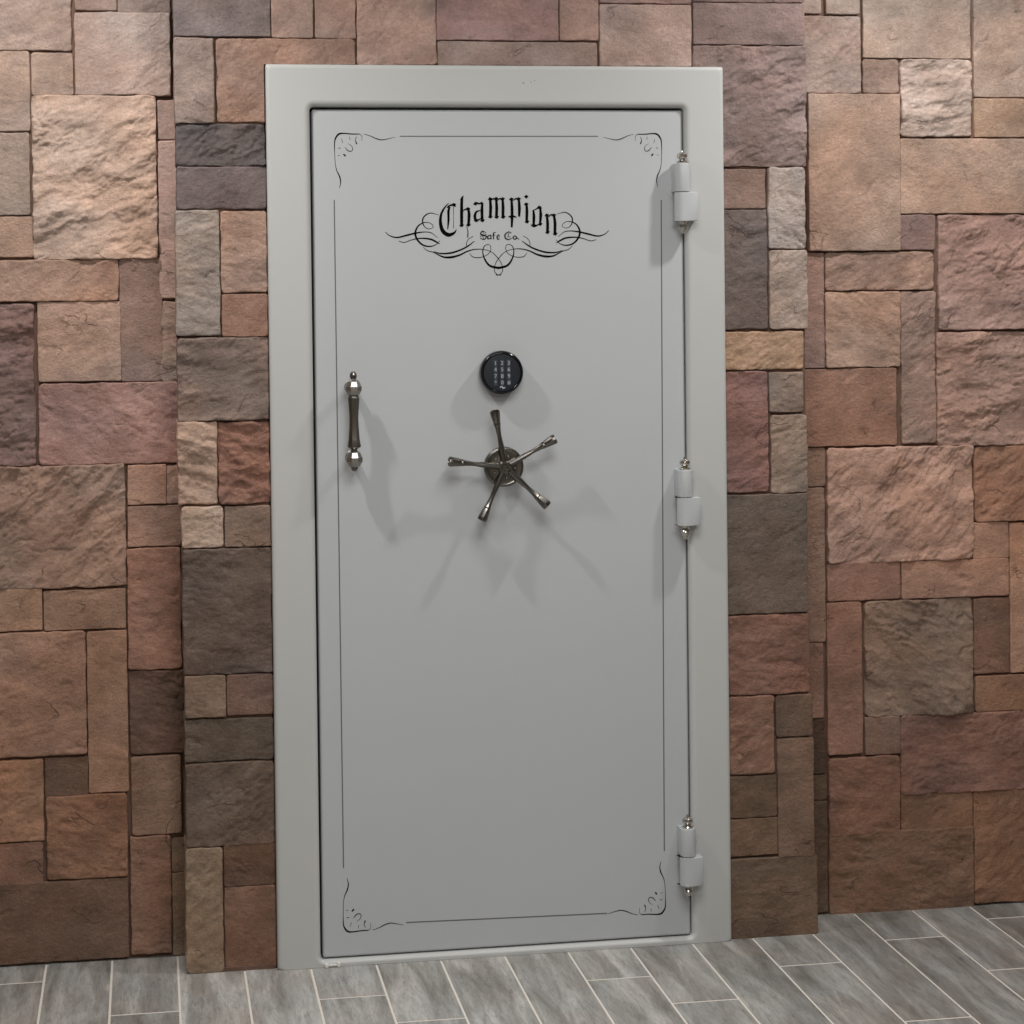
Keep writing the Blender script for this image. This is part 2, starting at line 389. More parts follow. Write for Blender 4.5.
#STONES-BEGIN
# bay, edges of each stone on its wall (left, top, right, bottom), first colour estimate, roughness class, how far it stands proud (mm)
STONES = [
    ('L', 0.0, -5.0, 71.0, 50.0, 178, 153, 139, 1, 2),
    ('L', 75.0, -5.0, 116.0, 10.0, 167, 142, 129, 0, 0),
    ('L', 117.0, -5.0, 170.0, 13.0, 143, 124, 115, 1, 2),
    ('L', 75.0, 13.0, 170.0, 95.0, 183, 158, 145, 1, 8),
    ('L', 0.0, 51.0, 29.5, 131.0, 175, 149, 133, 0, 1),
    ('L', 31.5, 53.0, 73.0, 95.0, 172, 146, 130, 0, 0),
    ('L', 33.0, 96.0, 156.5, 259.0, 184, 156, 138, 2, 9),
    ('L', 158.0, 100.0, 178.0, 139.0, 157, 130, 118, 0, 0),
    ('L', 159.0, 141.0, 178.0, 298.0, 154, 126, 114, 0, 2),
    ('L', 0.0, 133.0, 29.5, 215.0, 161, 140, 126, 0, 4),
    ('L', 0.0, 217.0, 33.0, 257.0, 161, 132, 114, 0, 1),
    ('L', 0.0, 260.0, 118.5, 301.0, 158, 127, 110, 1, 6),
    ('L', 120.0, 259.0, 162.0, 381.0, 130, 105, 94, 0, 1),
    ('L', 161.0, 302.0, 178.0, 382.0, 122, 100, 88, 1, 0),
    ('L', 0.0, 304.0, 34.5, 466.0, 107, 86, 80, 2, 2),
    ('L', 38.0, 302.0, 120.5, 381.0, 153, 124, 108, 0, 3),
    ('L', 39.0, 383.0, 180.0, 464.0, 137, 107, 98, 1, 4),
    ('L', 0.0, 466.0, 125.0, 588.0, 123, 98, 84, 2, 6),
    ('L', 128.0, 465.0, 166.0, 504.0, 138, 106, 90, 0, 4),
    ('L', 167.0, 465.0, 182.0, 503.0, 111, 86, 74, 0, 0),
    ('L', 128.0, 506.0, 181.0, 546.0, 117, 91, 78, 0, 1),
    ('L', 128.0, 548.0, 181.0, 669.0, 111, 82, 69, 1, 2),
    ('L', 0.0, 590.0, 42.0, 631.0, 122, 95, 78, 0, 2),
    ('L', 44.0, 590.0, 125.5, 629.0, 117, 91, 75, 0, 3),
    ('L', 0.0, 633.0, 86.0, 756.0, 115, 87, 72, 1, 4),
    ('L', 88.0, 631.0, 127.5, 792.0, 114, 87, 71, 0, 3),
    ('L', 130.0, 671.0, 184.0, 753.0, 75, 58, 49, 1, 2),
    ('L', 0.0, 761.0, 43.5, 842.0, 114, 85, 67, 1, 4),
    ('L', 45.0, 758.0, 88.0, 797.0, 81, 63, 52, 0, 0),
    ('L', 47.0, 795.0, 127.5, 878.0, 100, 73, 58, 1, 3),
    ('L', 0.0, 844.0, 43.0, 886.0, 93, 69, 57, 0, 1),
    ('L', 0.0, 882.0, 128.5, 961.5, 80, 62, 51, 0, 3),
    ('L', 132.0, 756.0, 181.0, 834.0, 97, 76, 63, 0, 3),
    ('L', 131.0, 836.0, 171.0, 953.5, 94, 70, 57, 1, 5),
    ('L', 172.0, 838.0, 190.0, 872.0, 68, 53, 42, 0, 0),
    ('L', 173.0, 873.0, 190.0, 955.0, 66, 52, 41, 0, 0),
    ('C', 174.0, -5.0, 270.0, 36.0, 132, 117, 112, 0, 2),
    ('C', 271.5, -5.0, 312.5, 37.5, 150, 125, 113, 0, 1),
    ('C', 315.0, -5.0, 355.0, 38.0, 147, 120, 108, 0, 1),
    ('C', 357.0, -5.0, 436.0, 80.0, 151, 124, 111, 1, 3),
    ('C', 437.0, -5.0, 558.0, 40.0, 135, 109, 102, 0, 2),
    ('C', 560.0, -5.0, 598.0, 40.0, 144, 117, 106, 0, 2),
    ('C', 438.0, 42.0, 597.0, 80.0, 134, 115, 106, 0, 0),
    ('C', 600.0, -5.0, 691.0, 3.0, 138, 113, 105, 0, 0),
    ('C', 600.0, 5.0, 691.0, 80.0, 155, 131, 120, 0, 3),
    ('C', 693.0, -5.0, 804.0, 2.0, 133, 111, 104, 0, 0),
    ('C', 693.0, 3.5, 804.0, 44.5, 140, 119, 112, 0, 3),
    ('C', 694.0, 46.0, 805.5, 166.0, 143, 121, 114, 2, 5),
    ('C', 174.5, 38.0, 214.0, 123.0, 158, 137, 126, 1, 6),
    ('C', 216.5, 39.0, 355.0, 122.0, 152, 123, 108, 1, 1),
    ('C', 176.0, 124.5, 290.0, 165.5, 99, 89, 86, 2, 4),
    ('C', 177.0, 167.0, 290.0, 208.5, 113, 99, 95, 1, 2),
    ('C', 176.0, 210.5, 219.5, 335.0, 144, 128, 117, 1, 5),
    ('C', 221.0, 211.0, 290.0, 292.0, 152, 124, 109, 1, 2),
    ('C', 222.0, 294.0, 290.0, 336.0, 139, 107, 92, 0, 3),
    ('C', 177.5, 338.0, 290.0, 420.0, 111, 95, 86, 2, 3),
    ('C', 178.0, 422.0, 217.0, 504.0, 139, 115, 100, 2, 4),
    ('C', 218.5, 422.0, 290.0, 503.0, 118, 86, 73, 2, 2),
    ('C', 182.0, 507.0, 223.0, 547.5, 147, 125, 109, 1, 4),
    ('C', 225.0, 506.0, 290.0, 546.0, 110, 91, 79, 0, 2),
    ('C', 183.0, 548.5, 290.0, 673.0, 85, 71, 63, 1, 3),
    ('C', 185.0, 676.0, 225.5, 717.0, 104, 85, 72, 0, 5),
    ('C', 227.0, 674.0, 290.0, 714.0, 96, 75, 65, 0, 2),
    ('C', 184.5, 718.5, 290.0, 760.0, 77, 65, 56, 1, 2),
    ('C', 186.0, 762.0, 290.0, 845.0, 83, 69, 60, 1, 3),
    ('C', 186.0, 848.0, 223.0, 973.0, 104, 86, 70, 1, 4),
    ('C', 224.0, 843.5, 290.0, 885.0, 78, 59, 48, 0, 1),
    ('C', 225.0, 886.0, 290.0, 968.0, 92, 69, 56, 0, 1),
    ('C', 700.0, 169.5, 765.0, 208.5, 137, 112, 101, 0, 2),
    ('C', 768.5, 168.0, 805.0, 248.5, 164, 148, 138, 2, 4),
    ('C', 700.0, 210.0, 767.0, 329.0, 104, 91, 85, 1, 1),
    ('C', 769.5, 250.5, 807.0, 328.5, 149, 130, 118, 1, 6),
    ('C', 700.0, 332.0, 803.0, 369.5, 154, 125, 103, 1, 1),
    ('C', 700.0, 372.0, 768.0, 492.5, 117, 88, 80, 1, 2),
    ('C', 769.5, 372.5, 803.0, 412.0, 122, 105, 94, 1, 3),
    ('C', 771.0, 415.0, 807.0, 492.5, 125, 106, 93, 1, 4),
    ('C', 700.0, 495.0, 807.0, 613.5, 89, 76, 67, 0, 4),
    ('C', 700.0, 615.5, 809.5, 694.5, 103, 76, 65, 1, 3),
    ('C', 700.0, 697.0, 774.0, 775.0, 101, 76, 63, 1, 2),
    ('C', 776.0, 695.0, 812.0, 736.0, 85, 68, 57, 0, 5),
    ('C', 700.0, 777.0, 776.5, 818.0, 79, 63, 51, 0, 1),
    ('C', 778.0, 738.0, 813.5, 856.0, 92, 73, 61, 0, 5),
    ('C', 700.0, 819.5, 777.5, 856.0, 87, 69, 56, 0, 1),
    ('C', 700.0, 858.0, 817.0, 937.0, 82, 66, 54, 0, 6),
    ('R', 798.0, -5.0, 821.0, 13.0, 168, 146, 134, 0, 1),
    ('R', 826.0, -5.0, 859.0, 14.0, 177, 156, 143, 0, 3),
    ('R', 798.0, 16.5, 860.0, 93.0, 170, 147, 135, 1, 4),
    ('R', 863.0, -5.0, 969.5, 58.0, 177, 154, 139, 0, 4),
    ('R', 863.0, 59.5, 898.5, 93.0, 158, 133, 119, 1, 1),
    ('R', 900.5, 60.0, 970.0, 136.5, 190, 167, 153, 2, 8),
    ('R', 974.0, -5.0, 1024.0, 97.0, 174, 148, 132, 0, 2),
    ('R', 974.0, 99.0, 1024.0, 137.0, 168, 138, 117, 0, 5),
    ('R', 808.0, 94.5, 899.0, 250.5, 168, 138, 120, 0, 10),
    ('R', 900.5, 139.0, 1024.0, 213.0, 169, 140, 122, 0, 4),
    ('R', 901.0, 215.0, 935.0, 249.5, 129, 106, 98, 0, 0),
    ('R', 938.5, 215.0, 1024.0, 329.0, 145, 116, 105, 2, 4),
    ('R', 798.0, 253.0, 824.0, 368.0, 134, 106, 95, 0, 1),
    ('R', 825.5, 252.5, 933.0, 290.0, 143, 116, 102, 1, 3),
    ('R', 825.5, 292.0, 900.0, 367.0, 148, 120, 104, 1, 4),
    ('R', 901.5, 291.5, 935.5, 443.0, 131, 107, 96, 1, 2),
    ('R', 937.0, 332.0, 1024.0, 445.0, 134, 107, 95, 2, 5),
    ('R', 798.0, 369.0, 896.0, 445.5, 129, 97, 82, 0, 4),
    ('R', 798.0, 448.0, 825.0, 486.5, 111, 87, 73, 0, 0),
    ('R', 798.0, 488.5, 825.0, 642.0, 104, 82, 70, 0, 1),
    ('R', 827.5, 447.0, 972.0, 561.0, 142, 111, 96, 2, 6),
    ('R', 974.5, 446.0, 1024.0, 520.5, 126, 93, 76, 1, 5),
    ('R', 973.5, 522.5, 1008.5, 558.0, 132, 100, 83, 0, 2),
    ('R', 902.0, 560.0, 1008.5, 597.0, 129, 98, 82, 0, 2),
    ('R', 1010.5, 522.5, 1024.0, 671.5, 131, 99, 81, 0, 4),
    ('R', 827.5, 562.5, 900.0, 600.0, 118, 88, 75, 0, 2),
    ('R', 827.5, 602.5, 862.0, 754.0, 104, 77, 65, 0, 3),
    ('R', 865.5, 600.0, 972.5, 715.0, 101, 83, 71, 2, 5),
    ('R', 974.5, 598.5, 1009.5, 673.0, 95, 72, 60, 0, 0),
    ('R', 975.5, 675.0, 1024.0, 710.0, 107, 79, 63, 0, 3),
    ('R', 900.5, 712.5, 1024.0, 791.0, 95, 70, 60, 1, 4),
    ('R', 865.5, 717.0, 900.0, 754.0, 96, 75, 64, 0, 3),
    ('R', 829.0, 757.0, 900.0, 834.0, 95, 69, 56, 1, 5),
    ('R', 901.5, 792.5, 972.5, 829.0, 91, 68, 54, 0, 2),
    ('R', 974.5, 789.0, 1024.0, 901.0, 96, 70, 55, 1, 4),
    ('R', 829.5, 830.5, 973.5, 911.0, 87, 66, 53, 1, 4),
    ('R', 805.0, 643.0, 823.5, 718.0, 95, 71, 60, 0, 2),
    ('R', 805.0, 719.5, 825.0, 774.0, 57, 44, 37, 0, 0),
    ('R', 808.0, 775.5, 827.0, 800.0, 67, 53, 42, 0, 0),
    ('R', 808.0, 801.5, 827.5, 913.0, 62, 48, 39, 0, 0),
]
# stone colours (linear), one per stone, fitted by matching; darker towards the bottom
STONE_TINT = [
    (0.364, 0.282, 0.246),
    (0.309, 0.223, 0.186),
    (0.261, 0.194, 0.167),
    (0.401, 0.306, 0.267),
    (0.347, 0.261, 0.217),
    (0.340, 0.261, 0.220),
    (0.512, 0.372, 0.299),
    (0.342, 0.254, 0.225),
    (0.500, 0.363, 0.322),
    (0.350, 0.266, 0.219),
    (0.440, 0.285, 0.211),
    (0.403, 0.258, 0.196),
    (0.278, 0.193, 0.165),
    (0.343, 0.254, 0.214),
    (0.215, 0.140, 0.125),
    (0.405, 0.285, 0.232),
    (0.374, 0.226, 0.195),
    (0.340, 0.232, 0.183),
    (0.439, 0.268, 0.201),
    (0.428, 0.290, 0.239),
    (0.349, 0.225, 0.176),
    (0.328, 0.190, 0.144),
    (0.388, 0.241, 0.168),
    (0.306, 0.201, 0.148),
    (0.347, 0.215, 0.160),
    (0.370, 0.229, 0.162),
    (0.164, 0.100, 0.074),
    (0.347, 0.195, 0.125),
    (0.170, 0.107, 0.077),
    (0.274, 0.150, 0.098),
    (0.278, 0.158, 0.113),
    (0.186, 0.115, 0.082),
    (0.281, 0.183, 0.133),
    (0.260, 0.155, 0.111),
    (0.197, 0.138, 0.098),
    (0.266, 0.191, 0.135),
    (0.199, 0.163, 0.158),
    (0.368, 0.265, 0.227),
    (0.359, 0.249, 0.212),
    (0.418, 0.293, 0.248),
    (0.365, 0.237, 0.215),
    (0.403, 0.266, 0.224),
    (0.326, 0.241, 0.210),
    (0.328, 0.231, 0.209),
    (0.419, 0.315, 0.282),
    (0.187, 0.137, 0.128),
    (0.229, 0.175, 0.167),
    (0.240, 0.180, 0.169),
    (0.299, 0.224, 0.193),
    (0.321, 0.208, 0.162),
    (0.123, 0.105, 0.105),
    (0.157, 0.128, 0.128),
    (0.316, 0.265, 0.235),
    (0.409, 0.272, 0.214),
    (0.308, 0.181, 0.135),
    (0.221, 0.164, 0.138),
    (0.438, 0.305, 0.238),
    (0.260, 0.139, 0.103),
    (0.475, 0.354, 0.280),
    (0.271, 0.189, 0.146),
    (0.143, 0.105, 0.087),
    (0.237, 0.165, 0.123),
    (0.197, 0.121, 0.094),
    (0.120, 0.093, 0.074),
    (0.157, 0.112, 0.088),
    (0.283, 0.207, 0.146),
    (0.152, 0.092, 0.065),
    (0.225, 0.132, 0.092),
    (0.254, 0.178, 0.153),
    (0.388, 0.332, 0.306),
    (0.151, 0.123, 0.116),
    (0.368, 0.288, 0.246),
    (0.396, 0.267, 0.185),
    (0.248, 0.142, 0.124),
    (0.251, 0.191, 0.158),
    (0.298, 0.225, 0.182),
    (0.159, 0.122, 0.101),
    (0.236, 0.127, 0.095),
    (0.279, 0.157, 0.110),
    (0.151, 0.099, 0.072),
    (0.166, 0.108, 0.073),
    (0.212, 0.138, 0.101),
    (0.197, 0.124, 0.083),
    (0.173, 0.118, 0.084),
    (0.348, 0.279, 0.249),
    (0.326, 0.251, 0.212),
    (0.343, 0.261, 0.226),
    (0.381, 0.292, 0.243),
    (0.275, 0.199, 0.164),
    (0.456, 0.360, 0.313),
    (0.391, 0.299, 0.252),
    (0.404, 0.270, 0.194),
    (0.380, 0.270, 0.215),
    (0.436, 0.305, 0.239),
    (0.276, 0.190, 0.170),
    (0.359, 0.246, 0.217),
    (0.312, 0.202, 0.169),
    (0.362, 0.243, 0.194),
    (0.432, 0.283, 0.215),
    (0.331, 0.227, 0.190),
    (0.382, 0.253, 0.209),
    (0.311, 0.176, 0.128),
    (0.258, 0.171, 0.129),
    (0.285, 0.189, 0.147),
    (0.463, 0.300, 0.240),
    (0.335, 0.188, 0.131),
    (0.420, 0.260, 0.194),
    (0.414, 0.247, 0.182),
    (0.489, 0.286, 0.200),
    (0.305, 0.174, 0.132),
    (0.293, 0.168, 0.126),
    (0.265, 0.182, 0.137),
    (0.223, 0.132, 0.096),
    (0.281, 0.162, 0.110),
    (0.257, 0.145, 0.113),
    (0.248, 0.155, 0.118),
    (0.268, 0.152, 0.109),
    (0.249, 0.145, 0.097),
    (0.273, 0.152, 0.099),
    (0.222, 0.134, 0.092),
    (0.284, 0.171, 0.130),
    (0.095, 0.062, 0.047),
    (0.154, 0.100, 0.065),
    (0.148, 0.096, 0.068),
]
#STONES-END

def stone_tint(i, s):
    if STONE_TINT: return STONE_TINT[i]
    g = 1.6
    return tuple(min(.8, lin(c)*g) for c in s[4:7])
FILL = [(.40,.265,.21), (.35,.225,.175), (.30,.20,.165), (.27,.19,.16), (.42,.30,.24), (.22,.165,.14), (.34,.20,.155), (.36,.24,.20)]

FR = .0015
hole = (-FR, W+FR, H+FR)
YC = .020                 # stone faces of the projecting centre bay
UL, UR, VT = -28, 1052, -28
wl, wr, wc = StoneWall(), StoneWall(), StoneWall()
xl_edge = at(174, 100, YC)[0]     # left and right corners of the centre bay
xr_edge = at(806, 100, YC)[0]
STONE_RECT = []
for i, s in enumerate(STONES):
    grp, x0, y0, x1, y1 = s[0], *s[1:5]
    colr = STONE_TINT[i] if STONE_TINT else tuple(min(.8, lin(c)*1.6) for c in s[5:8])
    rough, out = s[8], s[9]
    yp = YC if grp == 'C' else DEP
    u0, u1, v0 = x0, x1, y0
    if x0 <= 0: u0 = UL
    if x1 >= 1024: u1 = UR
    if y0 <= 0: v0 = VT
    u0 -= .35; u1 += .35; v0 -= .35; y1 += .35
    um, vm = (u0+u1)/2, (v0+y1)/2
    X0, X1 = at(u0, vm, yp)[0], at(u1, vm, yp)[0]
    Z1, Z0 = at(um, v0, yp)[1], at(um, y1, yp)[1]
    if x0 <= 0 and grp == 'L': X0 = at(UL, 512, yp)[0]+.0025
    if x1 >= 1024: X1 = at(UR, 512, yp)[0]-.0025
    if y0 <= 0: Z1 = at(512, VT, yp)[1]-.0025
    yf = yp - out*.001
    if grp == 'L': wl.add(X0, X1, Z0, Z1, yf, colr, rough, 100+i)
    elif grp == 'R': wr.add(X0, X1, Z0, Z1, yf, colr, rough, 100+i)
    else:
        sideL = X0 < xl_edge+.02; sideR = X1 > xr_edge-.03
        inL = X1 > -.012 and X0 < -.01 and Z0 < H-.02 and X1 < .3 and x1 < 300
        inR = X0 < W+.012 and X1 > W+.01 and Z0 < H-.02 and x0 > 690
        hl = hole
        if inL and Z1 < H: X1 = -FR; hl = None
        if inR and Z1 < H: X0 = W+FR; hl = None
        if y1 >= 66 and Z0 > H-.08 and not (inL or inR) and 266 < (x0+x1)/2 < 724: Z0 = H+FR; hl = None
        wc.add(X0, X1, Z0, Z1, yf, colr, rough, 100+i, depth=(.155 if (sideL or sideR) else .03), hole=hl)

zt_b = at(512, VT, DEP)[1]; zt_c = at(512, VT, YC)[1]
XL = at(UL, 512, DEP)[0]; XR = at(UR, 512, DEP)[0]
RX0, RX1, RY0, CEILZ = -2.6, 4.0, -6.0, 2.78
wl.fill(RX0, XL, 0.01, CEILZ-.01, DEP, 1)
wl.fill(XL, xl_edge+.02, zt_b, CEILZ-.01, DEP, 2)
wr.fill(XR, RX1, 0.01, CEILZ-.01, DEP, 3)
wr.fill(xr_edge-.02, XR, zt_b, CEILZ-.01, DEP, 4)
wc.fill(xl_edge, xr_edge, zt_c, CEILZ-.01, YC, 5, depth=.14)
wl.build('wall_left', [(RX0-.05, xl_edge+.03, DEP+.010, DEP+.20, 0, CEILZ)])
wr.build('wall_right', [(xr_edge-.03, RX1+.05, DEP+.010, DEP+.20, 0, CEILZ)])
wc.build('wall_center', [(xl_edge+.006, -.004, YC+.009, DEP+.012, .0, H+.004), (W+.004, xr_edge-.006, YC+.009, DEP+.012, .0, H+.004),
                         (xl_edge+.006, xr_edge-.006, YC+.009, DEP+.012, H+.004, CEILZ),
                         (xl_edge+.012, -.006, YC-.002, YC+.02, .0, .009), (W+.006, xr_edge-.004, YC-.001, YC+.02, .0, .005)])

# ------------------------------------------------------------------ floor: planks on grout
def build_floor():
    V = []; Fc = []; C = []
    joints = {0: -.213, 1: -.405, 2: -.02+.0, 3: -.206, 4: -.618, 5: -.067, 6: -.332, 7: .046, 8: -.17, -1: .05, -2: -.53,
              -3: -.404, -4: -.219, -5: .04, -6: -.56, -7: -.233, -8: .30, -9: .034, -10: -.36}
    joints[2] = -.61
    rs = random.Random(5)
    g = .0021
    k0 = math.floor((RX0-PLANK_X0)/PLANK_W); k1 = math.ceil((RX1-PLANK_X0)/PLANK_W)
    tones = {0: .55, 1: .5, 2: .42, 3: .25, 4: .33, 5: .12, 6: .25, 7: .15, -1: .55, -2: .6, -3: .62, -4: .66, -5: .85, -6: .85, -7: .36, -8: .42, -9: .36}  # column tones with light falloff painted in: brighter left, dimmer right
    for k in range(k0, k1):
        xa, xb = max(RX0, PLANK_X0+k*PLANK_W), min(RX1, PLANK_X0+(k+1)*PLANK_W)
        if xb-xa < .01: continue
        j = joints.get(k, rs.choice([0, .2032, .4064])+rs.uniform(-.01, .01))
        y = j + PLANK_L*math.ceil((DEP-j)/PLANK_L)
        while y > RY0:
            ya, yb = max(RY0, y-PLANK_L), min(DEP+.01, y)
            if yb-ya > .005:
                x0, x1, y0, y1 = xa+g, xb-g, ya+g*1.7, yb-g*1.7
                n = len(V); b = .0009
                V += [(x0,y0,-.003),(x1,y0,-.003),(x1,y1,-.003),(x0,y1,-.003),(x0+b,y0+b,0),(x1-b,y0+b,0),(x1-b,y1-b,0),(x0+b,y1-b,0)]
                Fc += [(n+4,n+5,n+6,n+7),(n,n+1,n+5,n+4),(n+1,n+2,n+6,n+5),(n+2,n+3,n+7,n+6),(n+3,n,n+4,n+7)]
                tone = min(1, max(0, tones.get(k, rs.random())+rs.uniform(-.12, .12)))
                C += [(rs.random(), rs.random(), tone, 1)]*8
            y -= PLANK_L
    npl = len(Fc); n = len(V)
    V += [(RX0,RY0,-.0012),(RX1,RY0,-.0012),(RX1,DEP+.02,-.0012),(RX0,DEP+.02,-.0012),(RX0,RY0,-.05),(RX1,RY0,-.05),(RX1,DEP+.02,-.05),(RX0,DEP+.02,-.05)]
    Fc += [(n,n+1,n+2,n+3),(n+7,n+6,n+5,n+4),(n,n+4,n+5,n+1),(n+1,n+5,n+6,n+2),(n+2,n+6,n+7,n+3),(n+3,n+7,n+4,n)]
    C += [(0,0,0,1)]*8
    me = bpy.data.meshes.new('floor'); me.from_pydata(V, [], Fc)
    me.materials.append(TILE); me.materials.append(GROUT)
    me.polygons.foreach_set('material_index', [0]*npl+[1]*6)
    ca = me.color_attributes.new('plank_tone', 'FLOAT_COLOR', 'POINT')
    ca.data.foreach_set('color', np.array(C, dtype=np.float32).ravel())
    o = bpy.data.objects.new('floor', me); COL.objects.link(o); o['kind'] = 'structure'
build_floor()

# the rest of the room
def plain(name, mat, *box):
    bm = bmesh.new(); add_box(bm, *box); o = from_bm(name, bm, mat, smooth=None); o['kind'] = 'structure'; return o
plain('ceiling', CEIL, RX0, RX1, RY0, DEP+.2, CEILZ, CEILZ+.08)
plain('wall_rear', PLAIN, RX0, RX1, RY0-.08, RY0, 0, CEILZ)
plain('wall_side', PLAIN, RX0-.08, RX0, RY0, DEP+.012, 0, CEILZ)
plain('wall_far_side', PLAIN, RX1, RX1+.08, RY0, DEP+.012, 0, CEILZ)

# ------------------------------------------------------------------ vault door
door = bpy.data.objects.new('vault_door', None); COL.objects.link(door)
door.location = (0, 0, 0)
door['label'] = 'tall pale grey steel vault door with five-spoke handle, set in the stone wall'
door['category'] = 'vault door'
door['kind'] = 'thing'

YD = .014                                     # face of the door leaf, behind the frame face
ix0 = (at(312.5, 300, YD)[0] + at(318.5, 850, YD)[0])/2 + 0
def m2(a, b): return (a+b)/2
# leaf edges measured at top / bottom
leafL = m2(at(314.5, 250, YD)[0], at(320.5, 850, YD)[0])
leafR = m2(at(684, 250, YD)[0], at(689.5, 850, YD)[0])
leafT = m2(at(400, 110, YD)[1], at(640, 110, YD)[1])
leafB = m2(at(330, 957.5, YD)[1], at(680, 935.5, YD)[1])
opL, opR, opT, opB = leafL-.0055, leafR+.0028, leafT+.006, leafB-.003
# frame
bm = bmesh.new()
loops = []
for off, y in ((0, .13), (0, .009), (.0008, .0055), (.0028, .0022), (.006, .0005), (.0095, 0), (.0100, 0), (.0106, 0)):
    loops.append((rrect(off, W-off, off*0+0.0005, H-off, .004+off), y))
for off, y in ((.0152, 0), (.0146, 0), (.014, 0), (.009, .0008), (.0045, .003), (.0015, .007), (0, .013), (0, .075)):
    ob = off*.6
    loops.append((rrect(opL-off, opR+off, opB-ob, opT+off, .010+off), y))
loops_to_bm(bm, loops)
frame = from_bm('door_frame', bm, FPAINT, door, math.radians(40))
# near-black sheet behind the leaf, stands in for shade in the gap
bm = bmesh.new()
loops_to_bm(bm, [(rrect(opL-.002, opR+.002, opB-.002, opT+.002, .01), .060), (rrect(opL-.002, opR+.002, opB-.002, opT+.002, .01), .064)], True, True)
from_bm('gap_shade_sheet', bm, GAPM, door)
# leaf
bm = bmesh.new()
def lf(o, r, y): return (rrect(leafL+o, leafR-o, leafB+o, leafT-o, r), y)
loops_to_bm(bm, [lf(0, .006, .058), lf(0, .006, YD+.005), lf(.0008, .006, YD+.0025), lf(.0025, .006, YD+.0008), lf(.005, .006, YD), lf(.0056, .006, YD), lf(.0062, .006, YD)], True, True)
leaf = from_bm('door_panel', bm, PAINT, door, math.radians(40))

# --- painted decoration
def catmull(pts, ws, sub=8):
    P = [np.array(p, float) for p in pts]; out = []; wo = []
    P = [2*P[0]-P[1]] + P + [2*P[-1]-P[-2]]; Wd = [ws[0]]+list(ws)+[ws[-1]]
    for i in range(1, len(P)-2):
        for k in range(sub):
            t = k/sub
            a, b, c, d = P[i-1], P[i], P[i+1], P[i+2]
            out.append(.5*((2*b)+(-a+c)*t+(2*a-5*b+4*c-d)*t*t+(-a+3*b-3*c+d)*t**3))
            wo.append(Wd[i]*(1-t)+Wd[i+1]*t)
    out.append(P[-2]); wo.append(Wd[-2])
    return out, wo
def ribbon(bm, pts, ws, y, smooth=True, thick=.0004):
    if smooth and len(pts) > 2: pts, ws = catmull(pts, ws)
    pts = [np.array(p, float) for p in pts]
    Lf, Rt = [], []
    for i, p in enumerate(pts):
        t = pts[min(i+1, len(pts)-1)]-pts[max(i-1, 0)]
        n = np.array([-t[1], t[0]])/max(1e-9, np.linalg.norm(t))
        h = ws[i]/2
        Lf.append(p+n*h); Rt.append(p-n*h)
    f = [[bm.verts.new((q[0], y-thick, q[1])) for q in s] for s in (Lf, Rt)]
    b = [[bm.verts.new((q[0], y+.0002, q[1])) for q in s] for s in (Lf, Rt)]
    for i in range(len(pts)-1):
        bm.faces.new((f[0][i], f[0][i+1], f[1][i+1], f[1][i]))
        bm.faces.new((f[0][i], b[0][i], b[0][i+1], f[0][i+1]))
        bm.faces.new((f[1][i], f[1][i+1], b[1][i+1], b[1][i]))
PXM = at(601, 300, YD)[0]-at(600, 300, YD)[0]       # metres per photo pixel on the leaf
def P2(c, ox, oy, s): return at(ox+c[0]*s, oy+c[1]*s, YD)

LS = 135/1024
def letter_strokes(bm, strokes, s=LS, ox=430, oy=185, k=1.0):
    for pts, ws in strokes:
        ribbon(bm, [P2(p, ox, oy, s) for p in pts], [w*s*PXM*k*1.22+.00012 for w in ws], YD)
def diamond(bm, c, w, h, rot=0, s=LS, ox=430, oy=185):
    x, z = P2(c, ox, oy, s); a, b = w*s*PXM*.58, h*s*PXM*.58
    ca, sa = math.cos(rot), math.sin(rot)
    q = [(x+ca*px-sa*pz, z+sa*px+ca*pz) for px, pz in ((-a, 0), (0, b), (a, 0), (0, -b))]
    f = [bm.verts.new((u, YD-.0005, v)) for u, v in q]; bk = [bm.verts.new((u, YD+.0002, v)) for u, v in q]
    bm.faces.new(f)
    for i in range(4): bm.faces.new((f[i], f[(i+1) % 4], bk[(i+1) % 4], bk[i]))
bm = bmesh.new()
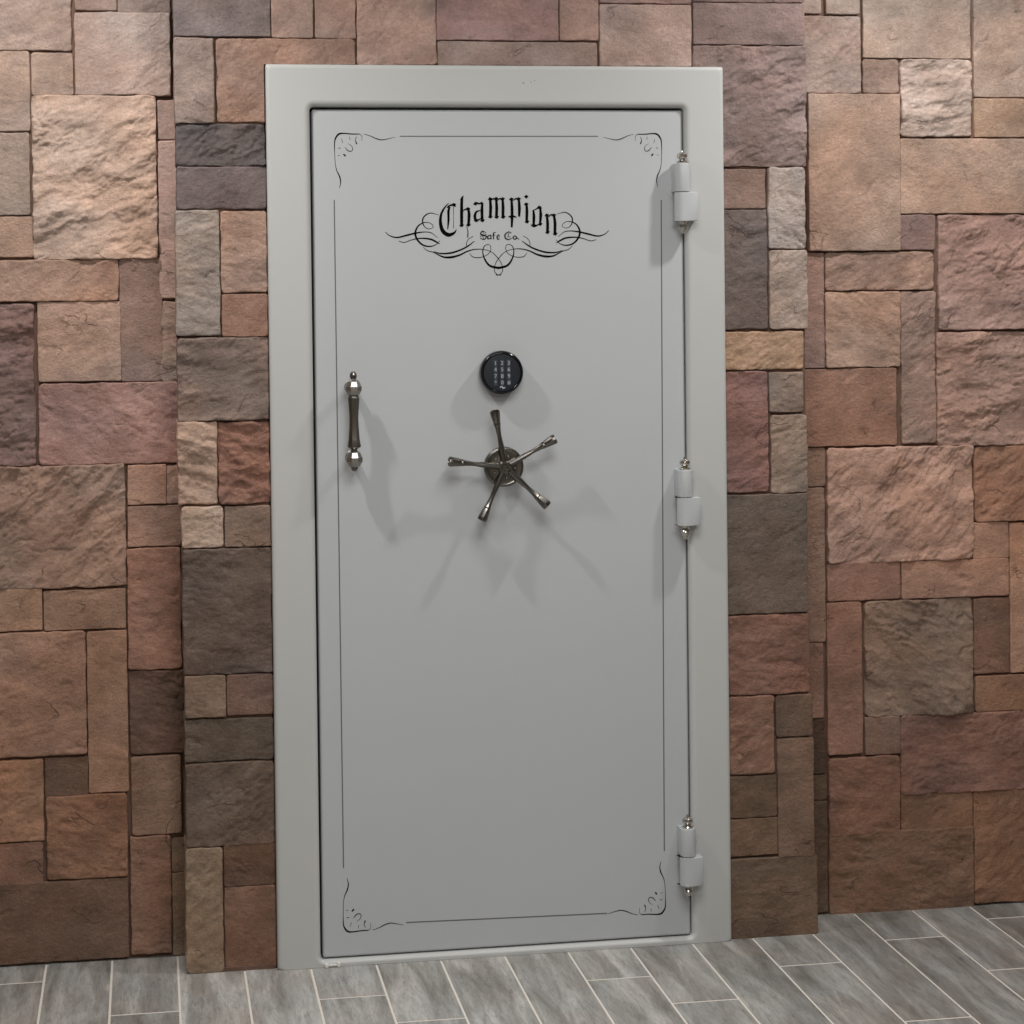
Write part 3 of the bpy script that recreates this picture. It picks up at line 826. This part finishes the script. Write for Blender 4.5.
letter_strokes(bm, [
    # C
    ([(142,138),(112,170),(84,225),(80,290),(98,350),(140,378),(182,364),(201,338)], [3,9,14,19,24,24,14,3]),
    ([(128,172),(146,158),(166,152),(196,162)], [8,9,12,8]), ([(150,165),(140,200),(140,270),(134,336)], [10,15,13,5]),
    ([(178,165),(179,250),(178,330)], [3,2,3]),
    # h
    ([(254,82),(242,108),(240,200),(240,300)], [3,16,19,18]), ([(250,196),(270,184),(290,182)], [4,9,14]), ([(291,178),(296,230),(292,308)], [14,18,15]),
    ([(278,312),(287,350),(286,392),(282,398)], [3,5,6,2]),
    # a
    ([(340,150),(352,136),(372,142),(398,132)], [13,12,10,10]), ([(396,134),(394,200),(396,268)], [14,18,17]),
    ([(388,192),(352,204),(340,238),(352,270),(388,252)], [4,12,17,14,4]),
    # m
    ([(456,108),(460,170),(457,238)], [14,18,17]), ([(464,118),(482,104),(500,112)], [4,9,12]), ([(502,108),(506,170),(504,238)], [14,18,17]),
    ([(512,118),(530,104),(548,112)], [4,9,12]), ([(551,108),(554,170),(553,240)], [14,18,17]),
    # p
    ([(618,108),(622,180),(622,260),(620,322)], [13,18,16,11]), ([(628,120),(650,104),(670,110)], [4,9,12]), ([(674,110),(678,180),(676,240)], [14,18,13]),
    ([(594,242),(625,236),(656,246)], [6,14,6]),
    # i
    ([(732,142),(735,200),(733,276)], [13,18,16]),
    # o
    ([(784,188),(788,240),(786,300)], [10,18,15]), ([(784,192),(810,180),(826,168),(846,180)], [4,8,12,10]), ([(836,174),(840,230),(834,298)], [12,18,13]),
    ([(766,300),(790,312),(834,296)], [5,15,4]),
    # n
    ([(886,226),(892,290),(891,356)], [13,18,17]), ([(896,244),(918,226),(938,232)], [4,9,12]), ([(940,226),(948,290),(947,368)], [14,18,17])])
for c in ((180,150),(240,306),(288,182),(292,302),(345,142),(398,268),(350,268),(456,106),(502,104),(551,106),(458,240),(506,242),(556,242),(617,108),(672,106),
          (622,242),(730,146),(736,278),(786,306),(828,170),(836,296),(886,230),(940,230),(892,358),(950,370)):
    diamond(bm, c, 33, 26, .25)
diamond(bm, (730,88), 30, 26, .1); diamond(bm, (240,112), 22, 40)
# small second line
letter_strokes(bm, [
    ([(424,362),(398,350),(384,372),(408,382),(428,390),(412,412),(380,404)], [5,7,9,9,9,8,5]), ([(402,348),(404,412)], [4,4]), ([(380,392),(430,372)], [4,4]),
    ([(458,380),(440,388),(440,408),(460,404)], [6,9,9,5]), ([(461,376),(463,412)], [8,7]),
    ([(498,360),(482,366),(482,412)], [5,8,8]), ([(472,382),(496,380)], [5,5]),
    ([(512,398),(526,388),(518,378),(508,392),(514,412),(530,406)], [4,6,6,8,8,4]),
    ([(618,366),(596,356),(570,376),(572,402),(594,414),(620,402)], [5,7,10,10,8,4]), ([(600,366),(590,392),(610,392)], [5,5,4]),
    ([(642,384),(630,398),(644,412),(658,398),(642,384)], [7,9,7,9,7]), ([(662,404),(676,412)], [6,5])], k=.8)
from_bm('lettering', bm, INK, door, None)

# flourishes, left half measured then mirrored in the plane of the leaf
FS = 125/1024
FL = [
    ([(85,385),(120,415),(180,430),(260,412),(330,395),(400,385),(460,392),(512,432)], [3,5,8,10,9,5,4,2]),
    ([(195,460),(240,470),(300,450),(370,437),(450,443),(500,465),(532,484)], [3,4,4,7,10,10,2]),
    ([(520,245),(450,230),(400,262),(390,305),(410,345),(445,360),(480,345)], [2,5,7,7,4,3,2]),
    ([(478,348),(470,326),(438,307),(395,310),(352,338),(330,392),(345,445),(390,490),(450,503),(500,488),(532,455)], [2,3,3,5,8,11,11,9,7,4,2]),
    ([(395,510),(430,538),(480,552),(555,588),(620,592),(690,575),(760,542),(830,526),(900,530),(960,552),(1008,600),(1038,650),(1046,698),(1030,728),(1007,738),(990,736)], [2,4,4,9,13,10,7,5,3,3,4,3,3,4,4,4]),
    ([(480,545),(540,561),(620,557),(700,532),(762,500),(815,460)], [3,8,10,9,8,3]),
    ([(803,420),(765,445),(748,485),(756,512)], [3,3,3,2]),
    ([(775,560),(800,588),(850,595),(905,580),(942,548),(948,508),(930,487),(895,502),(883,550),(900,610),(942,662),(1018,681)], [2,4,4,3,3,3,3,4,5,9,12,14])]
axis_x = at(498.3, 250, YD)[0]
for mir in (1, -1):
    bm = bmesh.new()
    for pts, ws in FL:
        q = [P2(p, 375, 185, FS) for p in pts]
        q = [(axis_x + mir*(a-axis_x), b) for a, b in q]
        ribbon(bm, q, [w*FS*PXM*1.35+.00025 for w in ws], YD, thick=.0003)
    from_bm('flourish', bm, INK, door, None)

# pinstripes
def stripe(u0, v0, u1, v1, w):
    bm = bmesh.new(); ribbon(bm, [at(u0, v0, YD), at(u1, v1, YD)], [w*PXM]*2, YD, False, .0003)
    return from_bm('pinstripe', bm, STRIPE, door, None)
stripe(334.2, 200, 343.5, 868, 1.1); stripe(400, 136.3, 598, 136.3, 1.0)
stripe(661.2, 200, 664.3, 851, 1.1); stripe(406, 922.5, 607, 913.3, 1.1)

# corner scrolls
CS = 80/1024
SC = [
    ([(495,178),(400,178),(300,170),(240,178),(205,215),(185,270),(183,400),(190,550),(208,630),(240,700),(252,770),(235,840)], [10,12,14,20,18,12,6,5,9,15,10,4]),
    ([(545,178),(620,200),(700,235),(770,250),(850,235),(930,215)], [4,7,11,10,6,3]),
    ([(455,210),(440,250),(455,302)], [5,6,16]), ([(495,180),(520,205),(520,265)], [5,4,3]),
    ([(350,296),(388,322),(405,362),(385,390),(345,380),(310,340)], [3,5,7,8,10,5]),
    ([(290,422),(316,450)], [12,20]), ([(222,352),(256,350)], [4,8]), ([(268,236),(284,288)], [4,5]), ([(220,440),(246,440)], [4,5]), ([(368,208),(372,250)], [4,5])]
c0 = np.array(at(334, 133.5, YD))
ends = [(c0[0], c0[1], 1, 1), (at(661.8, 133.8, YD)[0], c0[1], -1, 1),
        (at(343, 932.3, YD)[0], at(343, 932.3, YD)[1], 1, -1), (at(666, 913.6, YD)[0], at(666, 913.6, YD)[1], -1, -1)]
for X, Z, sx, sz in ends:
    bm = bmesh.new()
    for pts, ws in SC:
        q = [(X + sx*(p[0]-178)*CS*PXM, Z - sz*(p[1]-172)*CS*PXM) for p in pts]
        ribbon(bm, q, [w*CS*PXM*1.05+.0001 for w in ws], YD, thick=.0003)
    from_bm('corner_scroll', bm, INK, door, None)

# --- keypad
def px(u, v, y): a = at(u, v, y); return a[0], a[1]
ky = YD-.034
kx, kz = px(502.2, 372.7, ky); kr = 21.2*PXM
bm = bmesh.new()
add_lathe(bm, [(kr*.90, 0.0), (kr*.97, .003), (kr, .012), (kr, .026), (kr*.985, .030), (kr*.95, .0335), (kr*.90, .0345), (kr*.87, .0325), (kr*.85, .0310), (0, .0310)],
          (kx, YD, kz), (0, -1, 0), 64)
kp = from_bm('keypad', bm, BLACKP, door, math.radians(50))
bm = bmesh.new(); add_lathe(bm, [(kr*.84, .0305), (kr*.84, .0318), (kr*.6, .0326), (0, .033)], (kx, YD, kz), (0, -1, 0), 48)
from_bm('keypad_face', bm, FACE, kp, math.radians(50))
def text_mesh(s, size, x, z, y, ext=.0002):
    cu = bpy.data.curves.new('t', 'FONT'); cu.body = s; cu.size = size; cu.align_x = 'CENTER'; cu.align_y = 'CENTER'; cu.extrude = ext
    o = bpy.data.objects.new('t', cu); COL.objects.link(o)
    bpy.context.view_layer.update()
    me = bpy.data.meshes.new_from_object(o.evaluated_get(bpy.context.evaluated_depsgraph_get()))
    bpy.data.objects.remove(o)
    me.transform(Matrix.Translation((x, y, z)) @ Matrix.Rotation(math.pi/2, 4, 'X'))
    return me
rows = ['123', '456', '789', '*0#']
for j, r in enumerate(rows):
    for i, ch in enumerate(r):
        cxk = kx + (i-1)*6.5*PXM; czk = kz + (9.2-j*6.3)*PXM
        bm = bmesh.new()
        a, b = 1.9*PXM, 2.95*PXM
        loops_to_bm(bm, [(rrect(cxk-a, cxk+a, czk-b, czk+b, .002, 3), YD-.0315), (rrect(cxk-a, cxk+a, czk-b, czk+b, .002, 3), YD-.0340),
                         (rrect(cxk-a+.0006, cxk+a-.0006, czk-b+.0006, czk+b-.0006, .0015, 3), YD-.0345)], True, True)
        from_bm('key', bm, KEYM, kp)
bm = bmesh.new()
for j, r in enumerate(rows):
    for i, ch in enumerate(r):
        bm.from_mesh(text_mesh(ch, .0125, kx+(i-1)*6.5*PXM, kz+(9.2-j*6.3)*PXM, YD-.0346))
ribbon(bm, [(kx-.006, kz-.0350), (kx-.001, kz-.0325), (kx+.002, kz-.0365), (kx+.007, kz-.034)], [.002, .003, .003, .002], YD-.0335)
from_bm('key_lettering', bm, KEYTXT, kp, None)

# --- spoked wheel
wyd = YD-.04
wx, wz = px(504.3, 467, wyd)
bm = bmesh.new()
R1 = 19.8*PXM*.985
add_lathe(bm, [(rr, dd*.77) for rr, dd in ((.030, 0), (.030, .003), (.024, .007), (.017, .010), (.0155, .027), (.018, .031), (R1*.9, .033), (R1, .036), (R1, .043), (R1*.96, .047),
               (R1*.88, .0485), (R1*.80, .047), (R1*.55, .0485), (.017, .050), (.0165, .054), (.0155, .062), (.012, .067), (.008, .067), (.006, .064), (0, .064))], (wx, YD, wz), (0, -1, 0), 48)
hub = from_bm('handle_wheel', bm, NICKEL, door, math.radians(28))
for k in range(5):
    a = math.radians(28.6+72*k)
    d = Vector((math.cos(a), -.07, math.sin(a))).normalized()
    o = Vector((wx+.0015, YD-.0425, wz)) + d*.014
    bm = bmesh.new()
    add_lathe(bm, [(.0072, 0), (.0070, .030), (.0066, .040), (.0056, .052), (.0052, .062), (.0060, .074), (.0072, .084), (.0088, .089), (.0082, .092), (.0090, .095),
                   (.0112, .111), (.0120, .118), (.0112, .1215), (.0085, .1225), (.0072, .117), (0, .114)], o, d, 12)
    from_bm('spoke', bm, NICKEL, hub, math.radians(25))
for k in range(5):
    a = math.radians(29.5+36+72*k)
    bm = bmesh.new()
    add_lathe(bm, [(.0035, 0), (.0035, .003), (.0022, .0048), (0, .0052)], (wx+math.cos(a)*.026, YD-.0365, wz+math.sin(a)*.026), (0, -1, 0), 12)
    from_bm('screw', bm, CHROME, hub)

# --- pull handle
hy = YD-.045
hx, hzt = px(353.2, 371.5, hy); hzb = px(355.2, 471, hy)[1]
HL = hzt-hzb
bm = bmesh.new()
def hp(f): return hzb + HL*(1-f)
pp = []
for r, f in ((1.3,.0),(2.6,.012),(3.4,.035),(3.3,.06),(2.2,.082),(2.4,.10)): pp.append((r*PXM, f*HL))
add_lathe(bm, [(0, 0)]+pp, (hx, hy, hzt), (0, 0, -1), 20)
add_lathe(bm, [(2.6*PXM, .238*HL), (4.9*PXM, .248*HL), (5.8*PXM, .265*HL), (5.5*PXM, .30*HL), (4.8*PXM, .40*HL), (4.5*PXM, .48*HL), (4.8*PXM, .56*HL), (5.6*PXM, .68*HL),
               (6.7*PXM, .745*HL), (6.4*PXM, .76*HL), (3.0*PXM, .78*HL), (3.0*PXM, .81*HL)], (hx, hy, hzt), (0, 0, -1), 8, phase=.39)
add_lathe(bm, [(3.4*PXM, .955*HL), (3.5*PXM, .972*HL), (2.8*PXM, .988*HL), (1.6*PXM, 1.0*HL), (0, 1.003*HL)], (hx, hy, hzt), (0, 0, -1), 20)
grip = from_bm('pull_handle', bm, NICKEL, door, math.radians(22))
for f0, sgn in ((.165, 1), (.878, -1)):
    zc = hp(f0)
    bm = bmesh.new()
    a = 8.2*PXM; b = .088*HL
    add_lathe(bm, [(3.0*PXM, -b), (6.0*PXM, -b*.72), (a, -b*.15), (a, b*.30), (5.6*PXM, b*.80), (3.0*PXM, b)], (hx, hy, zc), (0, 0, -1), 8, phase=math.pi/8)
    add_lathe(bm, [(6.0*PXM, 0), (6.0*PXM, .008), (4.2*PXM, .013), (4.0*PXM, .041), (6.4*PXM, .0435), (7.0*PXM, .0450)], (hx, hy, zc), (0, 1, 0), 24)
    from_bm('handle_mount', bm, SATIN, grip, math.radians(22))

# --- hinges
def hinge(uA, vtop, vmid, vbot, ball_t, ball_b, full=True):
    yb = -.020                                   # barrel axis
    xb, _ = at(uA+.6, vmid, yb)
    zt, zm, zb = at(uA, vtop, yb)[1], at(uA, vmid, yb)[1], at(uA, vbot, yb)[1]
    r1 = .0182; r2 = .0200; xb += .001
    def knuckle(r, za, zc, side):
        # barrel with a flat leaf that runs back to the door or the frame
        pts = []
        for k in range(25):
            a = math.radians(-90 + 180*k/24) if side > 0 else math.radians(90 - 180*k/24)
            pts.append((-r*math.cos(a) if side > 0 else r*math.cos(a), r*math.sin(a)))
        # open side: straight leaf
        b = bmesh.new()
        if side > 0:     # leaf runs to the right, onto the frame
            out = [(xb-r*math.cos(math.radians(t)), yb-r*math.sin(math.radians(t))) for t in range(-80, 96, 8)]
            out += [(xb+.012, yb-r*.96), (xb+.030, yb-r*.80), (xb+.034, yb-r*.66), (xb+.034, -.0005), (xb-.004, -.0005)]
        else:            # leaf runs straight back onto the door
            out = [(xb+r*math.cos(math.radians(t)), yb-r*math.sin(math.radians(t))) for t in range(-60, 181, 10)]
            out += [(xb-r, YD-.0002), (xb+.004, YD-.0002)]
        lo = [b.verts.new((x, y, za)) for x, y in out]; hi = [b.verts.new((x, y, zc)) for x, y in out]
        n = len(out)
        for k in range(n): b.faces.new((lo[k], lo[(k+1) % n], hi[(k+1) % n], hi[k]))
        f1 = b.faces.new(lo[::-1]); f2 = b.faces.new(hi)
        bmesh.ops.bevel(b, geom=list(f1.edges)+list(f2.edges), offset=.0014, segments=2, profile=.5, affect='EDGES')
        return b
    b = knuckle(r2, zb, zm-.0008, 1)
    root = from_bm('hinge', b, PAINT, door, math.radians(40))
    from_bm('hinge_knuckle', knuckle(r1, zm+.0008, zt, -1), PAINT, root, math.radians(40))
    bb = bmesh.new()
    zt2 = at(uA, ball_t, yb)[1]; hgt = zt2-zt
    add_lathe(bb, [(.0125, -.001), (.0135, .003), (.0120, .0055), (.0075, .0075), (.0072, .010), (.0118, .0135), (.0134, .0175), (.0120, .0220), (.0070, .0255), (.0035, .0268), (.003, hgt-.002), (0, hgt)], (xb, yb, zt), (0, 0, 1), 24)
    from_bm('hinge_pin', bb, CHROME, root)
    bb = bmesh.new()
    zb2 = at(uA, ball_b, yb)[1]; hb = zb-zb2
    add_lathe(bb, [(.0090, -.001), (.0085, .004), (.0058, .008), (.0100, .012), (.0118, .016), (.0100, .021), (.0048, hb-.003), (0, hb)], (xb, yb, zb), (0, 0, -1), 24)
    from_bm('hinge_pin', bb, CHROME, root)
hinge(681.5, 163.5, 192, 221, 150, 234)
hinge(684.2, 470, 497, 525, 456, 540)
hinge(687, 828, 856, 884.5, 814, 897)

# --- small marks on the frame
bm = bmesh.new()
for u, v, r in ((523.5, 83, .0022), (531, 82, .0016), (534.5, 80.5, .0015)):
    x, z = at(u, v, 0); add_lathe(bm, [(r, 0), (r*.7, .0004), (0, .0005)], (x, .0002, z), (0, -1, 0), 8)
from_bm('paint_chip', bm, STRIPE, door)
bm = bmesh.new()
xa, za = at(326, 969, -.004); xb_, _ = at(339, 968, -.004)
add_box(bm, xa-.002, xa+.006, -.007, .0006, .0005, .010, .001); add_box(bm, xb_-.004, xb_+.003, -.007, .0006, .0005, .012, .001); add_box(bm, xa, xb_, -.003, .0006, .003, .007, .0008)
o = from_bm('floor_clip', bm, CHIP, door); o['label'] = 'small white clip at the foot of the frame'

# ------------------------------------------------------------------ lights
def area(name, loc, target, size, power, col=(1, 1, 1), shape='DISK', spread=math.pi):
    ld = bpy.data.lights.new(name, 'AREA'); ld.shape = shape; ld.size = size; ld.energy = power; ld.color = col; ld.spread = spread
    o = bpy.data.objects.new(name, ld); COL.objects.link(o); o.location = loc
    d = Vector(target)-Vector(loc); o.rotation_euler = d.to_track_quat('-Z', 'Y').to_euler()
    return o
def spot(name, loc, target, power, col, size, blend, radius):
    ld = bpy.data.lights.new(name, 'SPOT'); ld.energy = power; ld.color = col; ld.spot_size = size; ld.spot_blend = blend; ld.shadow_soft_size = radius
    o = bpy.data.objects.new(name, ld); COL.objects.link(o); o.location = loc
    d = Vector(target)-Vector(loc); o.rotation_euler = d.to_track_quat('-Z', 'Y').to_euler()
    return o
WARM = (1.0, .965, .93); NEU = (1.0, .985, .965)
spot('downlight_left', (-.56, -.55, CEILZ-.02), (-.50, -.30, 0), 74, WARM, math.radians(165), 1.0, .05)
spot('downlight_right', (1.60, -.55, CEILZ-.02), (1.54, -.30, 0), 74, WARM, math.radians(165), 1.0, .05)
area('fill_light', (.5, -2.0, CEILZ-.02), (.5, -2.0, 0), 1.2, 36, NEU)  # unseen soft fill, added to lighten the downlights' shadows
area('fill_light_rear', (.3, -4.4, CEILZ-.02), (.3, -4.4, 0), 1.2, 50, NEU)  # second added fill near the camera, no fixture seen

w = bpy.data.worlds.new('world'); S.world = w; w.use_nodes = True
w.node_tree.nodes['Background'].inputs[0].default_value = (.8, .85, 1, 1); w.node_tree.nodes['Background'].inputs[1].default_value = .2

S.view_settings.view_transform = 'Standard'; S.view_settings.look = 'None'
S.view_settings.exposure = 0.0; S.view_settings.gamma = 1.0; S.view_settings.use_curve_mapping = False
S.cycles.use_denoising = True
S.cycles.max_bounces = 8; S.cycles.diffuse_bounces = 5
